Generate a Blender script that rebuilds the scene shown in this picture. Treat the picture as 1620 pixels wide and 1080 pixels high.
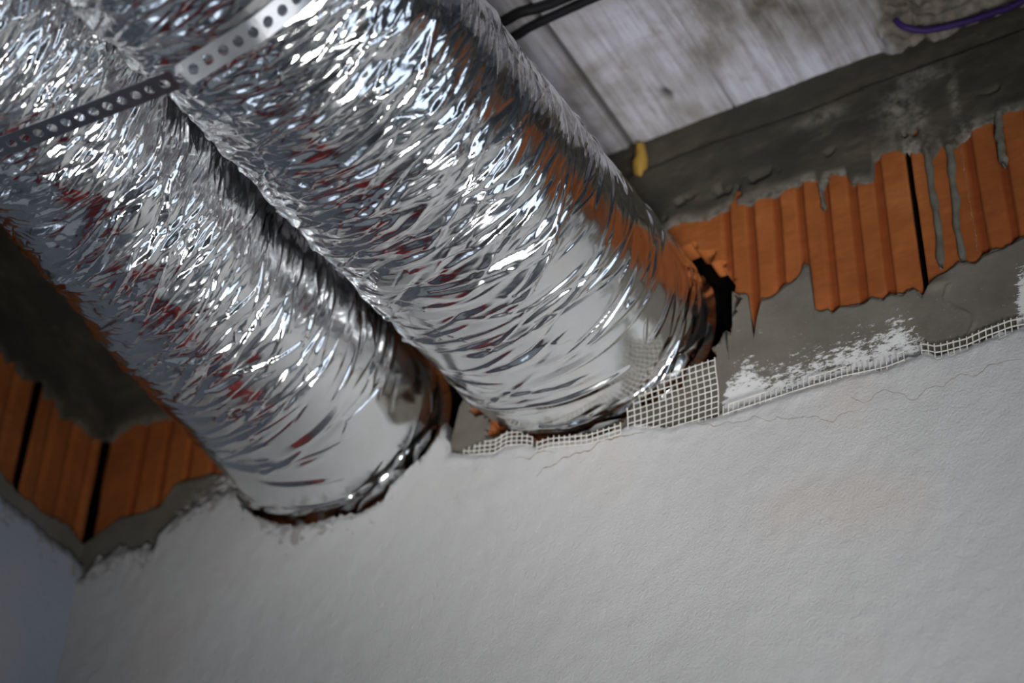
import bpy, math, random
import numpy as np
from mathutils import Matrix, Vector
random.seed(7)
rng = np.random.default_rng(11)
S = bpy.context.scene
for _o in list(bpy.data.objects): bpy.data.objects.remove(_o)
COL = S.collection

# ---------------------------------------------------------------- camera
cam_d = bpy.data.cameras.new('camera'); cam = bpy.data.objects.new('camera', cam_d); COL.objects.link(cam)
r0 = Vector((0.86867, 0.49456, 0.02885)).normalized()
fw = Vector((-0.39717, 0.66043, 0.63726)); fw = (fw - fw.dot(r0)*r0).normalized()
up = r0.cross(fw)
M = Matrix((r0, up, -fw)).transposed().to_4x4(); M.translation = Vector((0, -1.7, 1.0))
cam.matrix_world = M
cam_d.sensor_width = 36; cam_d.lens = 3200/1620*36
cam_d.clip_start = .05; cam_d.clip_end = 60
cam_d.dof.use_dof = True; cam_d.dof.focus_distance = 2.2; cam_d.dof.aperture_fstop = 2.5; cam_d.dof.aperture_blades = 9
S.camera = cam

# ---------------------------------------------------------------- light: sky through an added door and window, an assumed work light
w = bpy.data.worlds.new('sky'); S.world = w; w.use_nodes = True
bg = w.node_tree.nodes['Background']; bg.inputs[0].default_value = (.70, .83, 1, 1); bg.inputs[1].default_value = 2.5
ASSUMED_LAMP = Vector((.10, -1.50, .50)); ASSUMED_LAMP_AIM = Vector((-.90, 0, 2.62))   # assumed work light, added out of view to light the ducts
lamp_d = bpy.data.lights.new('assumed_work_light_beam', 'AREA'); lamp_d.shape = 'RECTANGLE'; lamp_d.size = .86; lamp_d.size_y = .62
lamp_d.energy = 6.6; lamp_d.color = (1, .985, .965); lamp_d.spread = math.radians(31)
lamp = bpy.data.objects.new('assumed_work_light_beam', lamp_d); COL.objects.link(lamp)
lamp.location = ASSUMED_LAMP; lamp.rotation_euler = (ASSUMED_LAMP_AIM-ASSUMED_LAMP).to_track_quat('-Z', 'Y').to_euler()
ADDED_DOOR_Y0, ADDED_DOOR_Y1, ADDED_DOOR_H = -1.9, -.45, 2.2  # balcony door added out of view to let sky light in
pl_d = bpy.data.lights.new('added_door_daylight', 'AREA'); pl_d.shape = 'RECTANGLE'; pl_d.size = ADDED_DOOR_H; pl_d.size_y = ADDED_DOOR_Y1-ADDED_DOOR_Y0
pl_d.cycles.is_portal = True
pl = bpy.data.objects.new('added_door_daylight', pl_d); COL.objects.link(pl)
ADDED_WIN = (-2.3, -1.15, .75, 2.15)   # left-hand window, added to brighten the foil: y0, y1, z0, z1
RX = 1.0; LX = -1.695; FY = -3.6; CZ = 2.909
pw_d = bpy.data.lights.new('added_window_daylight', 'AREA'); pw_d.shape = 'RECTANGLE'; pw_d.size = ADDED_WIN[3]-ADDED_WIN[2]; pw_d.size_y = ADDED_WIN[1]-ADDED_WIN[0]; pw_d.cycles.is_portal = True
pw = bpy.data.objects.new('added_window_daylight', pw_d); COL.objects.link(pw); pw.location = (LX-.2, (ADDED_WIN[0]+ADDED_WIN[1])/2, (ADDED_WIN[2]+ADDED_WIN[3])/2); pw.rotation_euler = (0, math.radians(-90), 0)
pl.location = (RX+.12, (ADDED_DOOR_Y0+ADDED_DOOR_Y1)/2, ADDED_DOOR_H/2); pl.rotation_euler = (0, math.radians(90), 0)
S.view_settings.view_transform = 'Standard'; S.view_settings.look = 'None'
S.view_settings.exposure = -0.52; S.view_settings.gamma = 1; S.view_settings.use_curve_mapping = False
S.cycles.max_bounces = 10; S.cycles.diffuse_bounces = 6; S.cycles.glossy_bounces = 6
S.cycles.sample_clamp_indirect = 12

# ---------------------------------------------------------------- helpers
def tag(o, label=None, cat=None, group=None, kind=None):
    if label: o['label'] = label
    if cat: o['category'] = cat
    if group: o['group'] = group
    if kind: o['kind'] = kind
    return o
def empty(name, loc=(0, 0, 0)):
    o = bpy.data.objects.new(name, None); COL.objects.link(o); o.location = loc; o.empty_display_size = .05
    return o
def link(name, me, mat=None, parent=None):
    o = bpy.data.objects.new(name, me); COL.objects.link(o)
    if mat: me.materials.append(mat)
    if parent:
        o.parent = parent; o.matrix_parent_inverse = Matrix.Translation(-parent.location)
    return o
def mk(name, V, F, mat=None, parent=None, smooth=True, uv=None, attr=None):
    V = np.asarray(V, np.float32); me = bpy.data.meshes.new(name)
    if isinstance(F, np.ndarray):
        n, k = F.shape
        me.vertices.add(len(V)); me.vertices.foreach_set('co', V.ravel())
        me.loops.add(n*k); me.loops.foreach_set('vertex_index', F.astype(np.int32).ravel())
        me.polygons.add(n); me.polygons.foreach_set('loop_start', np.arange(0, n*k, k, dtype=np.int32))
        me.polygons.foreach_set('loop_total', np.full(n, k, np.int32))
        me.update(calc_edges=True); me.validate()
    else:
        me.from_pydata([tuple(map(float, v)) for v in V], [], F)
    if smooth: me.polygons.foreach_set('use_smooth', np.ones(len(me.polygons), bool))
    if uv is not None:
        l = me.uv_layers.new(name='UVMap'); vi = np.empty(len(me.loops), np.int32); me.loops.foreach_get('vertex_index', vi)
        l.data.foreach_set('uv', np.asarray(uv, np.float32)[vi].ravel())
    if attr:
        for k_, a in attr.items():
            at = me.attributes.new(k_, 'FLOAT', 'POINT'); at.data.foreach_set('value', np.asarray(a, np.float32).ravel())
    return link(name, me, mat, parent)
def box(name, lo, hi, mat, parent=None, bevel=0):
    x0, y0, z0 = lo; x1, y1, z1 = hi
    V = [(x0, y0, z0), (x1, y0, z0), (x1, y1, z0), (x0, y1, z0), (x0, y0, z1), (x1, y0, z1), (x1, y1, z1), (x0, y1, z1)]
    F = [(0, 3, 2, 1), (4, 5, 6, 7), (0, 1, 5, 4), (1, 2, 6, 5), (2, 3, 7, 6), (3, 0, 4, 7)]
    o = mk(name, V, F, mat, parent, smooth=False)
    if bevel:
        b = o.modifiers.new('bevel', 'BEVEL'); b.width = bevel; b.segments = 2
    return o
def boxes(name, L, mat, parent=None):
    V = []; F = []
    for (x0, y0, z0), (x1, y1, z1) in L:
        b = len(V)
        V += [(x0, y0, z0), (x1, y0, z0), (x1, y1, z0), (x0, y1, z0), (x0, y0, z1), (x1, y0, z1), (x1, y1, z1), (x0, y1, z1)]
        F += [tuple(b+i for i in f) for f in ((0, 3, 2, 1), (4, 5, 6, 7), (0, 1, 5, 4), (1, 2, 6, 5), (2, 3, 7, 6), (3, 0, 4, 7))]
    return mk(name, V, F, mat, parent, smooth=False)

def _hash(i, j, s):
    n = (i.astype(np.int64)*374761393 + j.astype(np.int64)*668265263 + s*1274126177) & 0xffffffff
    n = ((n ^ (n >> 13))*1103515245) & 0xffffffff
    n = (n ^ (n >> 16)) & 0xffffffff
    return n/4294967295.0*2-1
def vnoise(x, y, s=0):
    i = np.floor(x); j = np.floor(y); u = x-i; v = y-j; u = u*u*(3-2*u); v = v*v*(3-2*v)
    a = _hash(i, j, s); b = _hash(i+1, j, s); c = _hash(i, j+1, s); d = _hash(i+1, j+1, s)
    return (a*(1-u)+b*u)*(1-v)+(c*(1-u)+d*u)*v
def fbm(x, y, s=0, o=4, g=.5):
    t = 0; a = 1
    for k in range(o):
        t = t+a*vnoise(x*2**k, y*2**k, s+k*17); a *= g
    return t
def facet(x, y, s=0):
    """value noise interpolated linearly over triangles: flat facets that meet in sharp creases"""
    q = (x+y)*.36602540378; xs = x+q; ys = y+q
    i = np.floor(xs); j = np.floor(ys); u = xs-i; v = ys-j
    a = _hash(i, j, s); d = _hash(i+1, j+1, s)
    up_ = u > v
    b = np.where(up_, _hash(i+1, j, s), _hash(i, j+1, s))
    hi = np.maximum(u, v); lo = np.minimum(u, v)
    return a*(1-hi)+b*(hi-lo)+d*lo
def ss(a, b, x):
    t = np.clip((x-a)/(b-a), 0, 1); return t*t*(3-2*t)
def poly(pts, x, jag=0, seed=0, fr=90):
    p = sorted(pts); X = np.array([q[0] for q in p]); Z = np.array([q[1] for q in p])
    X = X+np.arange(len(X))*1e-6
    z = np.interp(x, X, Z)
    if jag: z = z+jag*fbm(x*fr, x*0+seed, seed, 4, .6)
    return z

# ---------------------------------------------------------------- materials
def mat(name):
    m = bpy.data.materials.new(name); m.use_nodes = True
    nt = m.node_tree; b = nt.nodes['Principled BSDF']
    return m, nt, b
def N(nt, t, **k):
    n = nt.nodes.new(t)
    for a, v in k.items():
        if a in n.inputs.keys() if isinstance(a, str) and hasattr(n.inputs, 'keys') else False: n.inputs[a].default_value = v
        else: setattr(n, a, v)
    return n
def coord(nt, scale=(1, 1, 1), uv=False):
    tc = nt.nodes.new('ShaderNodeTexCoord'); mp = nt.nodes.new('ShaderNodeMapping'); mp.inputs['Scale'].default_value = scale
    nt.links.new(tc.outputs['UV' if uv else 'Object'], mp.inputs[0]); return mp.outputs[0]
def noise(nt, scale=5, detail=5, rough=.6, sc=(1, 1, 1), uv=False, dist=0):
    n = nt.nodes.new('ShaderNodeTexNoise'); n.inputs['Scale'].default_value = scale; n.inputs['Detail'].default_value = detail
    n.inputs['Roughness'].default_value = rough; n.inputs['Distortion'].default_value = dist
    nt.links.new(coord(nt, sc, uv), n.inputs['Vector']); return n.outputs['Fac']
def ramp(nt, fac, stops):
    r = nt.nodes.new('ShaderNodeValToRGB'); e = r.color_ramp.elements
    while len(e) < len(stops): e.new(.5)
    for q, (p, c) in zip(e, stops):
        q.position = p; q.color = (*c, 1) if len(c) == 3 else c
    nt.links.new(fac, r.inputs[0]); return r.outputs[0]
def mix(nt, fac, a, b, mode='MIX'):
    m = nt.nodes.new('ShaderNodeMix'); m.data_type = 'RGBA'; m.blend_type = mode
    for s, v in ((0, fac), (6, a), (7, b)):
        if hasattr(v, 'links') or hasattr(v, 'is_linked'): nt.links.new(v, m.inputs[s])
        elif isinstance(v, (int, float)): m.inputs[s].default_value = v
        else: m.inputs[s].default_value = (*v, 1)
    return m.outputs[2]
def math_(nt, op, a, b=None, clamp=False):
    m = nt.nodes.new('ShaderNodeMath'); m.operation = op; m.use_clamp = clamp
    for s, v in ((0, a), (1, b)):
        if v is None: continue
        if isinstance(v, (int, float)): m.inputs[s].default_value = v
        else: nt.links.new(v, m.inputs[s])
    return m.outputs[0]
def bump(nt, b, h, strength=.3, dist=.002):
    n = nt.nodes.new('ShaderNodeBump'); n.inputs['Strength'].default_value = strength; n.inputs['Distance'].default_value = dist
    nt.links.new(h, n.inputs['Height']); nt.links.new(n.outputs[0], b.inputs['Normal']); return n
def attr(nt, name):
    a = nt.nodes.new('ShaderNodeAttribute'); a.attribute_name = name; return a.outputs['Fac']
G = (0, 0, 0); WH = (1, 1, 1)

def m_plaster(name='white_plaster', c0=(.295, .295, .295), c1=(.345, .345, .345)):
    m, nt, b = mat(name)
    c = ramp(nt, noise(nt, 2.2, 4, .5), [(.3, c0), (.7, c1)])
    st = ramp(nt, noise(nt, 4.3, 2, .4), [(.60, G), (.72, WH)])
    c = mix(nt, math_(nt, 'MULTIPLY', st, .35), c, (.34, .285, .24))
    wht = attr(nt, 'edge')
    sp = ramp(nt, math_(nt, 'ADD', noise(nt, 55, 4, .7), math_(nt, 'MULTIPLY', wht, .28)), [(.735, G), (.775, WH)])
    c = mix(nt, math_(nt, 'MULTIPLY', sp, .75), c, (.16, .15, .14))
    nt.links.new(c, b.inputs['Base Color']); b.inputs['Roughness'].default_value = .85
    h = math_(nt, 'ADD', noise(nt, 330, 3, .6), math_(nt, 'MULTIPLY', noise(nt, 45, 4, .6), 1.6))
    bump(nt, b, h, .5, .0018); return m
def m_clay():
    m, nt, b = mat('terracotta_clay')
    c = ramp(nt, noise(nt, 9, 6, .65, (1, 1, .8)), [(.3, (.16, .045, .011)), (.55, (.225, .068, .017)), (.75, (.30, .105, .032))])
    g = attr(nt, 'groove')
    c = mix(nt, g, c, (.13, .025, .004))
    s = ramp(nt, noise(nt, 30, 5, .7, (1, 1, 4)), [(.35, (.75, .72, .7)), (.65, WH)])
    c = mix(nt, .7, c, s, 'MULTIPLY')
    nt.links.new(c, b.inputs['Base Color']); b.inputs['Roughness'].default_value = .8
    bump(nt, b, noise(nt, 120, 4, .6, (.5, 1, 3)), .3, .001); return m
def m_mortar():
    m, nt, b = mat('grey_mortar')
    c = ramp(nt, noise(nt, 12, 5, .6), [(.3, (.062, .055, .043)), (.7, (.105, .095, .077))])
    wa = attr(nt, 'white')
    k = math_(nt, 'ADD', math_(nt, 'SUBTRACT', wa, .5), math_(nt, 'MULTIPLY', math_(nt, 'SUBTRACT', noise(nt, 150, 5, .8, (.6, 1, 1.5)), .5), 3.2))
    k = ramp(nt, k, [(-.02 if False else 0.0, G), (.12, WH)])
    c = mix(nt, k, c, (.42, .42, .42))
    nt.links.new(c, b.inputs['Base Color']); b.inputs['Roughness'].default_value = .9
    h = math_(nt, 'ADD', noise(nt, 180, 5, .7), math_(nt, 'MULTIPLY', k, .5))
    bump(nt, b, h, .5, .0015); return m
def m_beam():
    m, nt, b = mat('dark_concrete')
    c = ramp(nt, noise(nt, 7, 7, .7, (.6, 1, 1.6)), [(.30, (.006, .005, .003)), (.5, (.021, .018, .011)), (.70, (.055, .044, .028))])
    c2 = ramp(nt, noise(nt, 22, 5, .7, (.5, 1, 2)), [(.55, G), (.75, WH)])
    c = mix(nt, math_(nt, 'MULTIPLY', c2, .35), c, (.12, .105, .08))
    e = attr(nt, 'white')
    k = math_(nt, 'MULTIPLY', e, ramp(nt, noise(nt, 70, 5, .7), [(.38, G), (.6, WH)]))
    c = mix(nt, k, c, (.13, .12, .10))
    nt.links.new(c, b.inputs['Base Color']); b.inputs['Roughness'].default_value = .85
    bump(nt, b, noise(nt, 60, 7, .7), .5, .003); return m
def m_ceiling():
    m, nt, b = mat('board_marked_concrete')
    c = ramp(nt, noise(nt, 5.5, 5, .6, (1, .8, 1), dist=.3), [(.38, (.075, .062, .048)), (.47, (.21, .20, .205)), (.60, (.35, .35, .40))])
    s = ramp(nt, noise(nt, 60, 5, .65, (2.2, .12, 1)), [(.36, (.6, .58, .55)), (.55, WH)])
    c = mix(nt, .8, c, s, 'MULTIPLY')
    d = ramp(nt, noise(nt, 16, 6, .7), [(.60, G), (.72, WH)])
    c = mix(nt, math_(nt, 'MULTIPLY', d, .6), c, (.13, .11, .085))
    j = attr(nt, 'joint'); c = mix(nt, j, c, (.03, .028, .025))
    ru = attr(nt, 'rubble'); c = mix(nt, ru, c, ramp(nt, noise(nt, 30, 6, .7), [(.35, (.03, .025, .018)), (.65, (.14, .12, .095))]))
    nt.links.new(c, b.inputs['Base Color']); b.inputs['Roughness'].default_value = .85
    h = math_(nt, 'ADD', noise(nt, 60, 4, .6, (2.6, .12, 1)), noise(nt, 90, 4, .6))
    bump(nt, b, h, .5, .002); return m
def m_foil():
    m, nt, b = mat('crinkled_aluminium_foil')
    b.inputs['Metallic'].default_value = 1; b.inputs['Base Color'].default_value = (.86, .87, .88, 1)
    r = ramp(nt, noise(nt, 14, 3, .5, uv=True), [(.3, (.10,)*3), (.7, (.20,)*3)])
    nt.links.new(r, b.inputs['Roughness'])
    v = nt.nodes.new('ShaderNodeTexVoronoi'); v.feature = 'F1'; v.distance = 'MANHATTAN'; v.inputs['Scale'].default_value = 60
    nt.links.new(coord(nt, (3.2, .8, 1), True), v.inputs['Vector'])
    f = noise(nt, 130, 2, .5, (2.6, .6, 1), True)
    cr = attr(nt, 'crumple')
    h = math_(nt, 'MULTIPLY', math_(nt, 'ADD', math_(nt, 'MULTIPLY', v.outputs['Distance'], 1.0), f), cr)
    bump(nt, b, h, .22, .0012); return m
def m_metal(name, col, rough, metal=1.0):
    m, nt, b = mat(name)
    c = ramp(nt, noise(nt, 40, 4, .6), [(.3, tuple(k*.8 for k in col)), (.7, col)])
    nt.links.new(c, b.inputs['Base Color']); b.inputs['Metallic'].default_value = metal; b.inputs['Roughness'].default_value = rough
    return m
def m_plain(name, c0, c1, scale=8, rough=.7, sc=(1, 1, 1), bm=.2):
    m, nt, b = mat(name)
    nt.links.new(ramp(nt, noise(nt, scale, 5, .6, sc), [(.3, c0), (.7, c1)]), b.inputs['Base Color'])
    b.inputs['Roughness'].default_value = rough; bump(nt, b, noise(nt, scale*8, 4, .6, sc), bm, .002); return m
PLASTER, CLAY, MORTAR, BEAM, CEIL, FOIL = m_plaster(), m_clay(), m_mortar(), m_beam(), m_ceiling(), m_foil()
PLASTER_SHADED = m_plaster('shaded_plaster', (.20, .215, .25), (.24, .255, .29))  # left wall plaster, its shade painted in as a darker, bluer colour
GALV = m_metal('galvanised_steel', (.50, .52, .55), .33)
BLACK = m_plain('black_rubber', (.006, .006, .007), (.012, .012, .013), rough=.45)
DRIPM = m_plain('dried_concrete_run', (.045, .042, .032), (.10, .095, .078), 60, .85)
LIME = m_plain('white_lime_run', (.30, .24, .21), (.42, .38, .35), 60, .85)
GAP_SHADE = m_plain('gap_shade', (.001, .001, .001), (.003, .0025, .002), 60, .95)  # near-black colour that paints shade into gaps and joints
PURPLE = m_plain('purple_plastic', (.014, .007, .045), (.03, .014, .08), rough=.6)
MESHM = m_plain('white_glass_fibre', (.36, .345, .31), (.48, .46, .43), 40, .6)
FOAM = m_plain('yellow_foam', (.20, .115, .012), (.30, .18, .025), 30, .7)
FLOOR = m_plain('floor_screed', (.40, .385, .36), (.5, .485, .46), 3, .7)
ROUGH = m_plain('bare_masonry', (.16, .15, .14), (.25, .24, .23), 3, .9)
VOID = m_plain('shaded_cavity', (.012, .01, .008), (.03, .022, .016), 12, .95)  # near-black to stand for the shade inside the cavity
CRACK = m_plain('dark_crack', (.10, .07, .045), (.22, .17, .12), 60, .9)
MAROON = m_plain('maroon_reflector', (.34, .022, .024), (.45, .04, .036), 5, .4)
ALU = m_plain('white_frame', (.7, .7, .7), (.75, .75, .75), 5, .4)

for m__ in (BLACK, PURPLE): m__.node_tree.nodes['Principled BSDF'].inputs['Specular IOR Level'].default_value = .15
for m__ in (GAP_SHADE, VOID): m__.node_tree.nodes['Principled BSDF'].inputs['Specular IOR Level'].default_value = 0
CLAY.node_tree.nodes['Principled BSDF'].inputs['Specular IOR Level'].default_value = .15

# ---------------------------------------------------------------- ducts: shape
def duct_par(which):
    return dict(R=(-.9110, 2.5973, .1637, .1415, -.0264, -.005, .0016), L=(-1.2769, 2.5875, .1565, .1403, .0993, .0174, -.0006))[which]
def ell(which, s):
    cx, cz, rx, rz, dx, dz, tp = duct_par(which)
    if which == 'L':
        de = .021*ss(.08, .38, s); cx = cx-de; rx = rx-de
        return cx+dx*np.minimum(s, .9)-.2*np.clip(s-.9, 0, .75)-.03*np.maximum(s-1.65, 0), cz+dz*np.minimum(s, .9), rx*(1+tp*s), rz*(1+tp*s)
    return cx+dx*s, cz+dz*s, rx*(1+tp*s), rz*(1+tp*s)
STRAP_Y = -.712
STRAP = [(-1.432, 2.905), (-1.425, 2.75), (-1.408, 2.62), (-1.365, 2.53), (-1.30, 2.462), (-1.21, 2.444), (-1.10, 2.4385), (-1.045, 2.4365), (-.985, 2.4335), (-.965, 2.440), (-.935, 2.448), (-.89, 2.4575), (-.85, 2.478), (-.80, 2.508), (-.765, 2.555), (-.752, 2.62), (-.748, 2.75), (-.745, 2.905)]

# ---------------------------------------------------------------- sheet builder (height-field slabs with ragged edges and openings)
def sheet(name, mapf, us, lo, hi, rows, relief, material, parent, holes=(), skirt=.02, attrs=None, cell=.003):
    """us: column positions; lo/hi: arrays; relief(U,V)->outward offset; mapf(U,V,off)->xyz."""
    nu = len(us); t = rows if isinstance(rows, np.ndarray) else np.linspace(0, 1, rows)
    U = np.repeat(us[:, None], len(t), 1); Vv = lo[:, None]*(1-t)+hi[:, None]*t
    keep = np.ones((nu, len(t)), bool)
    for hole in holes:
        F, snap = hole(U, Vv)
        m_ = np.abs(F) < cell*.75
        if m_.any():
            U2, V2 = snap(U[m_], Vv[m_]); U[m_] = U2; Vv[m_] = V2; F = np.where(m_, 0, F)
        keep &= F > -1e-6
    off = relief(U, Vv)
    P = mapf(U, Vv, off).reshape(-1, 3)
    idx = np.arange(nu*len(t)).reshape(nu, len(t))
    a, b, c, d = idx[:-1, :-1], idx[1:, :-1], idx[1:, 1:], idx[:-1, 1:]
    kf = keep[:-1, :-1] & keep[1:, :-1] & keep[1:, 1:] & keep[:-1, 1:]
    Q = np.stack([a[kf], b[kf], c[kf], d[kf]], 1)
    # skirt on boundary edges
    E = np.concatenate([Q[:, [0, 1]], Q[:, [1, 2]], Q[:, [2, 3]], Q[:, [3, 0]]])
    key = np.sort(E, 1); kk = key[:, 0].astype(np.int64)*len(P)+key[:, 1]
    _, inv, cnt = np.unique(kk, return_inverse=True, return_counts=True)
    B = E[cnt[inv] == 1]
    bv = np.unique(B); mp = np.full(len(P), -1); mp[bv] = np.arange(len(bv))+len(P)
    back = mapf(U.ravel()[bv], Vv.ravel()[bv], np.full(len(bv), -skirt)).reshape(-1, 3)
    SK = np.stack([B[:, 1], B[:, 0], mp[B[:, 0]], mp[B[:, 1]]], 1)
    VV = np.concatenate([P, back]); FF = np.concatenate([Q, SK])
    at = None
    if attrs:
        at = {}
        for k_, fn in attrs.items():
            v = fn(U, Vv).ravel(); at[k_] = np.concatenate([v, v[bv]])
    used = np.unique(FF); rm = np.full(len(VV), -1); rm[used] = np.arange(len(used))
    return mk(name, VV[used], rm[FF], material, parent, attr={k_: v[used] for k_, v in at.items()} if at else None)
def hole_fn(which, gapf, amp=.006, seed=0, fr=3.0):
    cx, cz, rx, rz = ell(which, 0)
    def R(th):
        base = rx*rz/np.sqrt((rz*np.cos(th))**2+(rx*np.sin(th))**2)
        return base+gapf(th)+amp*fbm(np.cos(th)*fr+5, np.sin(th)*fr+5, seed, 5, .6)
    def f(U, V):
        dx = U-cx; dz = V-cz; rho = np.hypot(dx, dz); th = np.arctan2(dz, dx); F = rho-R(th)
        def snap(u, v):
            dx = u-cx; dz = v-cz; th = np.arctan2(dz, dx); r = R(th); return cx+r*np.cos(th), cz+r*np.sin(th)
        return F, snap
    return f
def gapR(th):   # wider on the right-hand side
    return .007+.020*np.exp(-((np.mod(th+.05+np.pi, 2*np.pi)-np.pi)/.75)**2)+.006*np.exp(-((th-1.2)/.5)**2)
def gapL(th):
    return .009+.024*np.exp(-((th+.35)/.55)**2)
mapW = lambda U, V, o: np.stack([U, -o, V], -1)            # back wall faces -y
mapL = lambda U, V, o: np.stack([LX+o, U, V], -1)          # left wall faces +x

PL_TOP = [(-1.695, 2.472), (-1.67, 2.475), (-1.654, 2.491), (-1.628, 2.496), (-1.601, 2.495), (-1.551, 2.483), (-1.548, 2.509), (-1.522, 2.526), (-1.482, 2.534), (-1.431, 2.54), (-1.399, 2.512), (-1.39, 2.494), (-1.361, 2.463), (-1.329, 2.447), (-1.271, 2.439), (-1.223, 2.434), (-1.191, 2.443), (-1.183, 2.461), (-1.162, 2.481), (-1.14, 2.505), (-1.134, 2.528), (-1.123, 2.564), (-1.116, 2.59), (-1.109, 2.558), (-1.105, 2.508), (-1.100, 2.482), (-1.07, 2.470), (-1.034, 2.461), (-1.016, 2.467), (-0.99, 2.459), (-0.972, 2.449), (-0.955, 2.449), (-0.903, 2.436), (-0.878, 2.436), (-0.845, 2.436), (-0.82, 2.427), (-0.796, 2.415), (-0.78, 2.416), (-0.764, 2.415), (-0.732, 2.412), (-0.685, 2.413), (-0.639, 2.414), (-0.586, 2.414), (-0.534, 2.408), (-0.504, 2.411), (-0.49, 2.413), (-0.476, 2.403), (-0.462, 2.402), (-0.441, 2.401), (-0.419, 2.405), (-0.391, 2.407), (-0.377, 2.405), (-.3, 2.41), (0, 2.40), (1.1, 2.42)]
MO_TOP = [(-1.697, 2.518), (-1.693, 2.538), (-1.662, 2.549), (-1.637, 2.562), (-1.604, 2.56), (-1.567, 2.561), (-1.545, 2.59), (-1.523, 2.588), (-1.496, 2.585), (-1.459, 2.58), (-1.3, 2.58), (-1.14, 2.62), (-1.08, 2.66), (-1.0, 2.6), (-.79, 2.55), (-0.751, 2.595), (-0.746, 2.624), (-0.733, 2.628), (-0.7265, 2.595), (-0.7255, 2.541), (-0.7185, 2.534), (-0.716, 2.599), (-0.696, 2.588), (-0.693, 2.548), (-0.692, 2.516), (-0.685, 2.549), (-0.679, 2.571), (-0.664, 2.57), (-0.651, 2.58), (-0.633, 2.587), (-0.622, 2.603), (-0.616, 2.6), (-0.6145, 2.534), (-0.607, 2.526), (-0.599, 2.527), (-0.592, 2.518), (-0.583, 2.524), (-0.565, 2.516), (-0.553, 2.516), (-0.545, 2.521), (-0.531, 2.512), (-0.521, 2.515), (-0.508, 2.508), (-0.502, 2.513), (-0.493, 2.513), (-0.487, 2.497), (-0.478, 2.509), (-0.469, 2.52), (-0.454, 2.523), (-0.438, 2.531), (-0.421, 2.521), (-0.409, 2.528), (-0.387, 2.529), (-0.364, 2.535), (-.3, 2.54), (.2, 2.55)]
BE_BOT = [(-1.7, 2.723), (-1.676, 2.705), (-1.667, 2.719), (-1.634, 2.722), (-1.582, 2.715), (-1.4, 2.725), (-1.1, 2.735), (-0.814, 2.736), (-0.779, 2.74), (-0.744, 2.728), (-0.721, 2.736), (-0.684, 2.733), (-0.656, 2.732), (-0.619, 2.736), (-0.597, 2.733), (-0.593, 2.709), (-0.586, 2.726), (-0.559, 2.723), (-0.555, 2.707), (-0.527, 2.695), (-0.525, 2.733), (-0.499, 2.737), (-0.484, 2.727), (-0.466, 2.718), (-0.454, 2.698), (-0.44, 2.717), (-0.428, 2.687), (-0.42, 2.708), (-0.398, 2.726), (-0.376, 2.729), (-0.358, 2.734), (-0.338, 2.728), (.2, 2.73)]
GR_X = [-1.62, -1.575, -1.53, -1.485, -1.44, -0.719, -0.687, -0.653, -0.621, -0.589, -0.555, -0.522, -0.409, -0.373, -.335, -.30, -.26]
def cols(a, b, d): return np.linspace(a, b, int(round((b-a)/d))+1)
XW = np.concatenate([cols(LX-.02, -.15, .0022), cols(-.13, RX+.1, .05)])
XV = cols(LX-.02, -.15, .0022)

wall_b = empty('wall_back'); tag(wall_b, 'back wall of white plaster under bare terracotta blocks and a dark concrete beam', kind='structure')
# clay blocks with vertical keying grooves
def rel_clay(U, V):
    o = .0008*fbm(U*20, V*20, 3)
    for i, g in enumerate(GR_X):
        c = g+.0015*vnoise(V*6+i, V*0+i, 5); o = o-.0045*(1-ss(.0042, .0058, np.abs(U-c)))
    for jx, jw in ((-.4825, .0028), (-1.6885, .0065)):
        o = o-.06*(1-ss(jw*.5, jw, np.abs(U-jx-.001*vnoise(V*12, V*0, 9))))
    return o
def at_gr(U, V):
    o = np.zeros_like(U)
    for i, g in enumerate(GR_X):
        o = np.maximum(o, .75*(1-ss(.0038, .0066, np.abs(U-g))))
    return o
hR = hole_fn('R', gapR, .014, 1, 6); hL = hole_fn('L', gapL, .006, 2)
sheet('clay_blocks', mapW, XV, np.full(len(XV), 2.40), np.full(len(XV), 2.76), 150, rel_clay, CLAY, wall_b, (hR, hL), skirt=.028, attrs={'groove': at_gr})
# concrete ring beam above
def rel_beam(U, V):
    o = .006+.0012*fbm(U*25, V*25, 21)
    st = 2.852+.003*vnoise(U*8, U*0, 4); o = o-.005*ss(st-.002, st+.002, V)
    bot = poly(BE_BOT, U); o = o-.004*(1-ss(.0, .012, V-bot))
    pit = fbm(U*40, V*40, 8); o = o-.02*ss(.55, .9, pit)*(1-ss(.02, .05, V-bot))
    return o
def at_beam(U, V):
    o = np.zeros_like(U)
    for (x, z, rx_, rz_) in ((-.484, 2.79, .022, .05), (-.462, 2.76, .012, .04), (-.415, 2.78, .006, .055), (-.455, 2.835, .03, .018), (-.58, 2.83, .03, .012), (-.50, 2.80, .02, .004), (-.43, 2.825, .014, .003), (-.475, 2.73, .03, .018), (-.405, 2.72, .02, .02)):
        o = np.maximum(o, np.exp(-((U-x)/rx_)**2-((V-z-(U-x)*.05)/rz_)**2))
    o = np.maximum(o, .75*(1-ss(.002, .012, V-poly(BE_BOT, U)))*(.5+.5*vnoise(U*14, U*0, 3)))
    return o
sheet('concrete_beam', mapW, XV, poly(BE_BOT, XV, .0022, 5, 110), np.full(len(XV), CZ+.02), 90, rel_beam, BEAM, wall_b, (hR, hL), skirt=.03, attrs={'white': at_beam})
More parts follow.
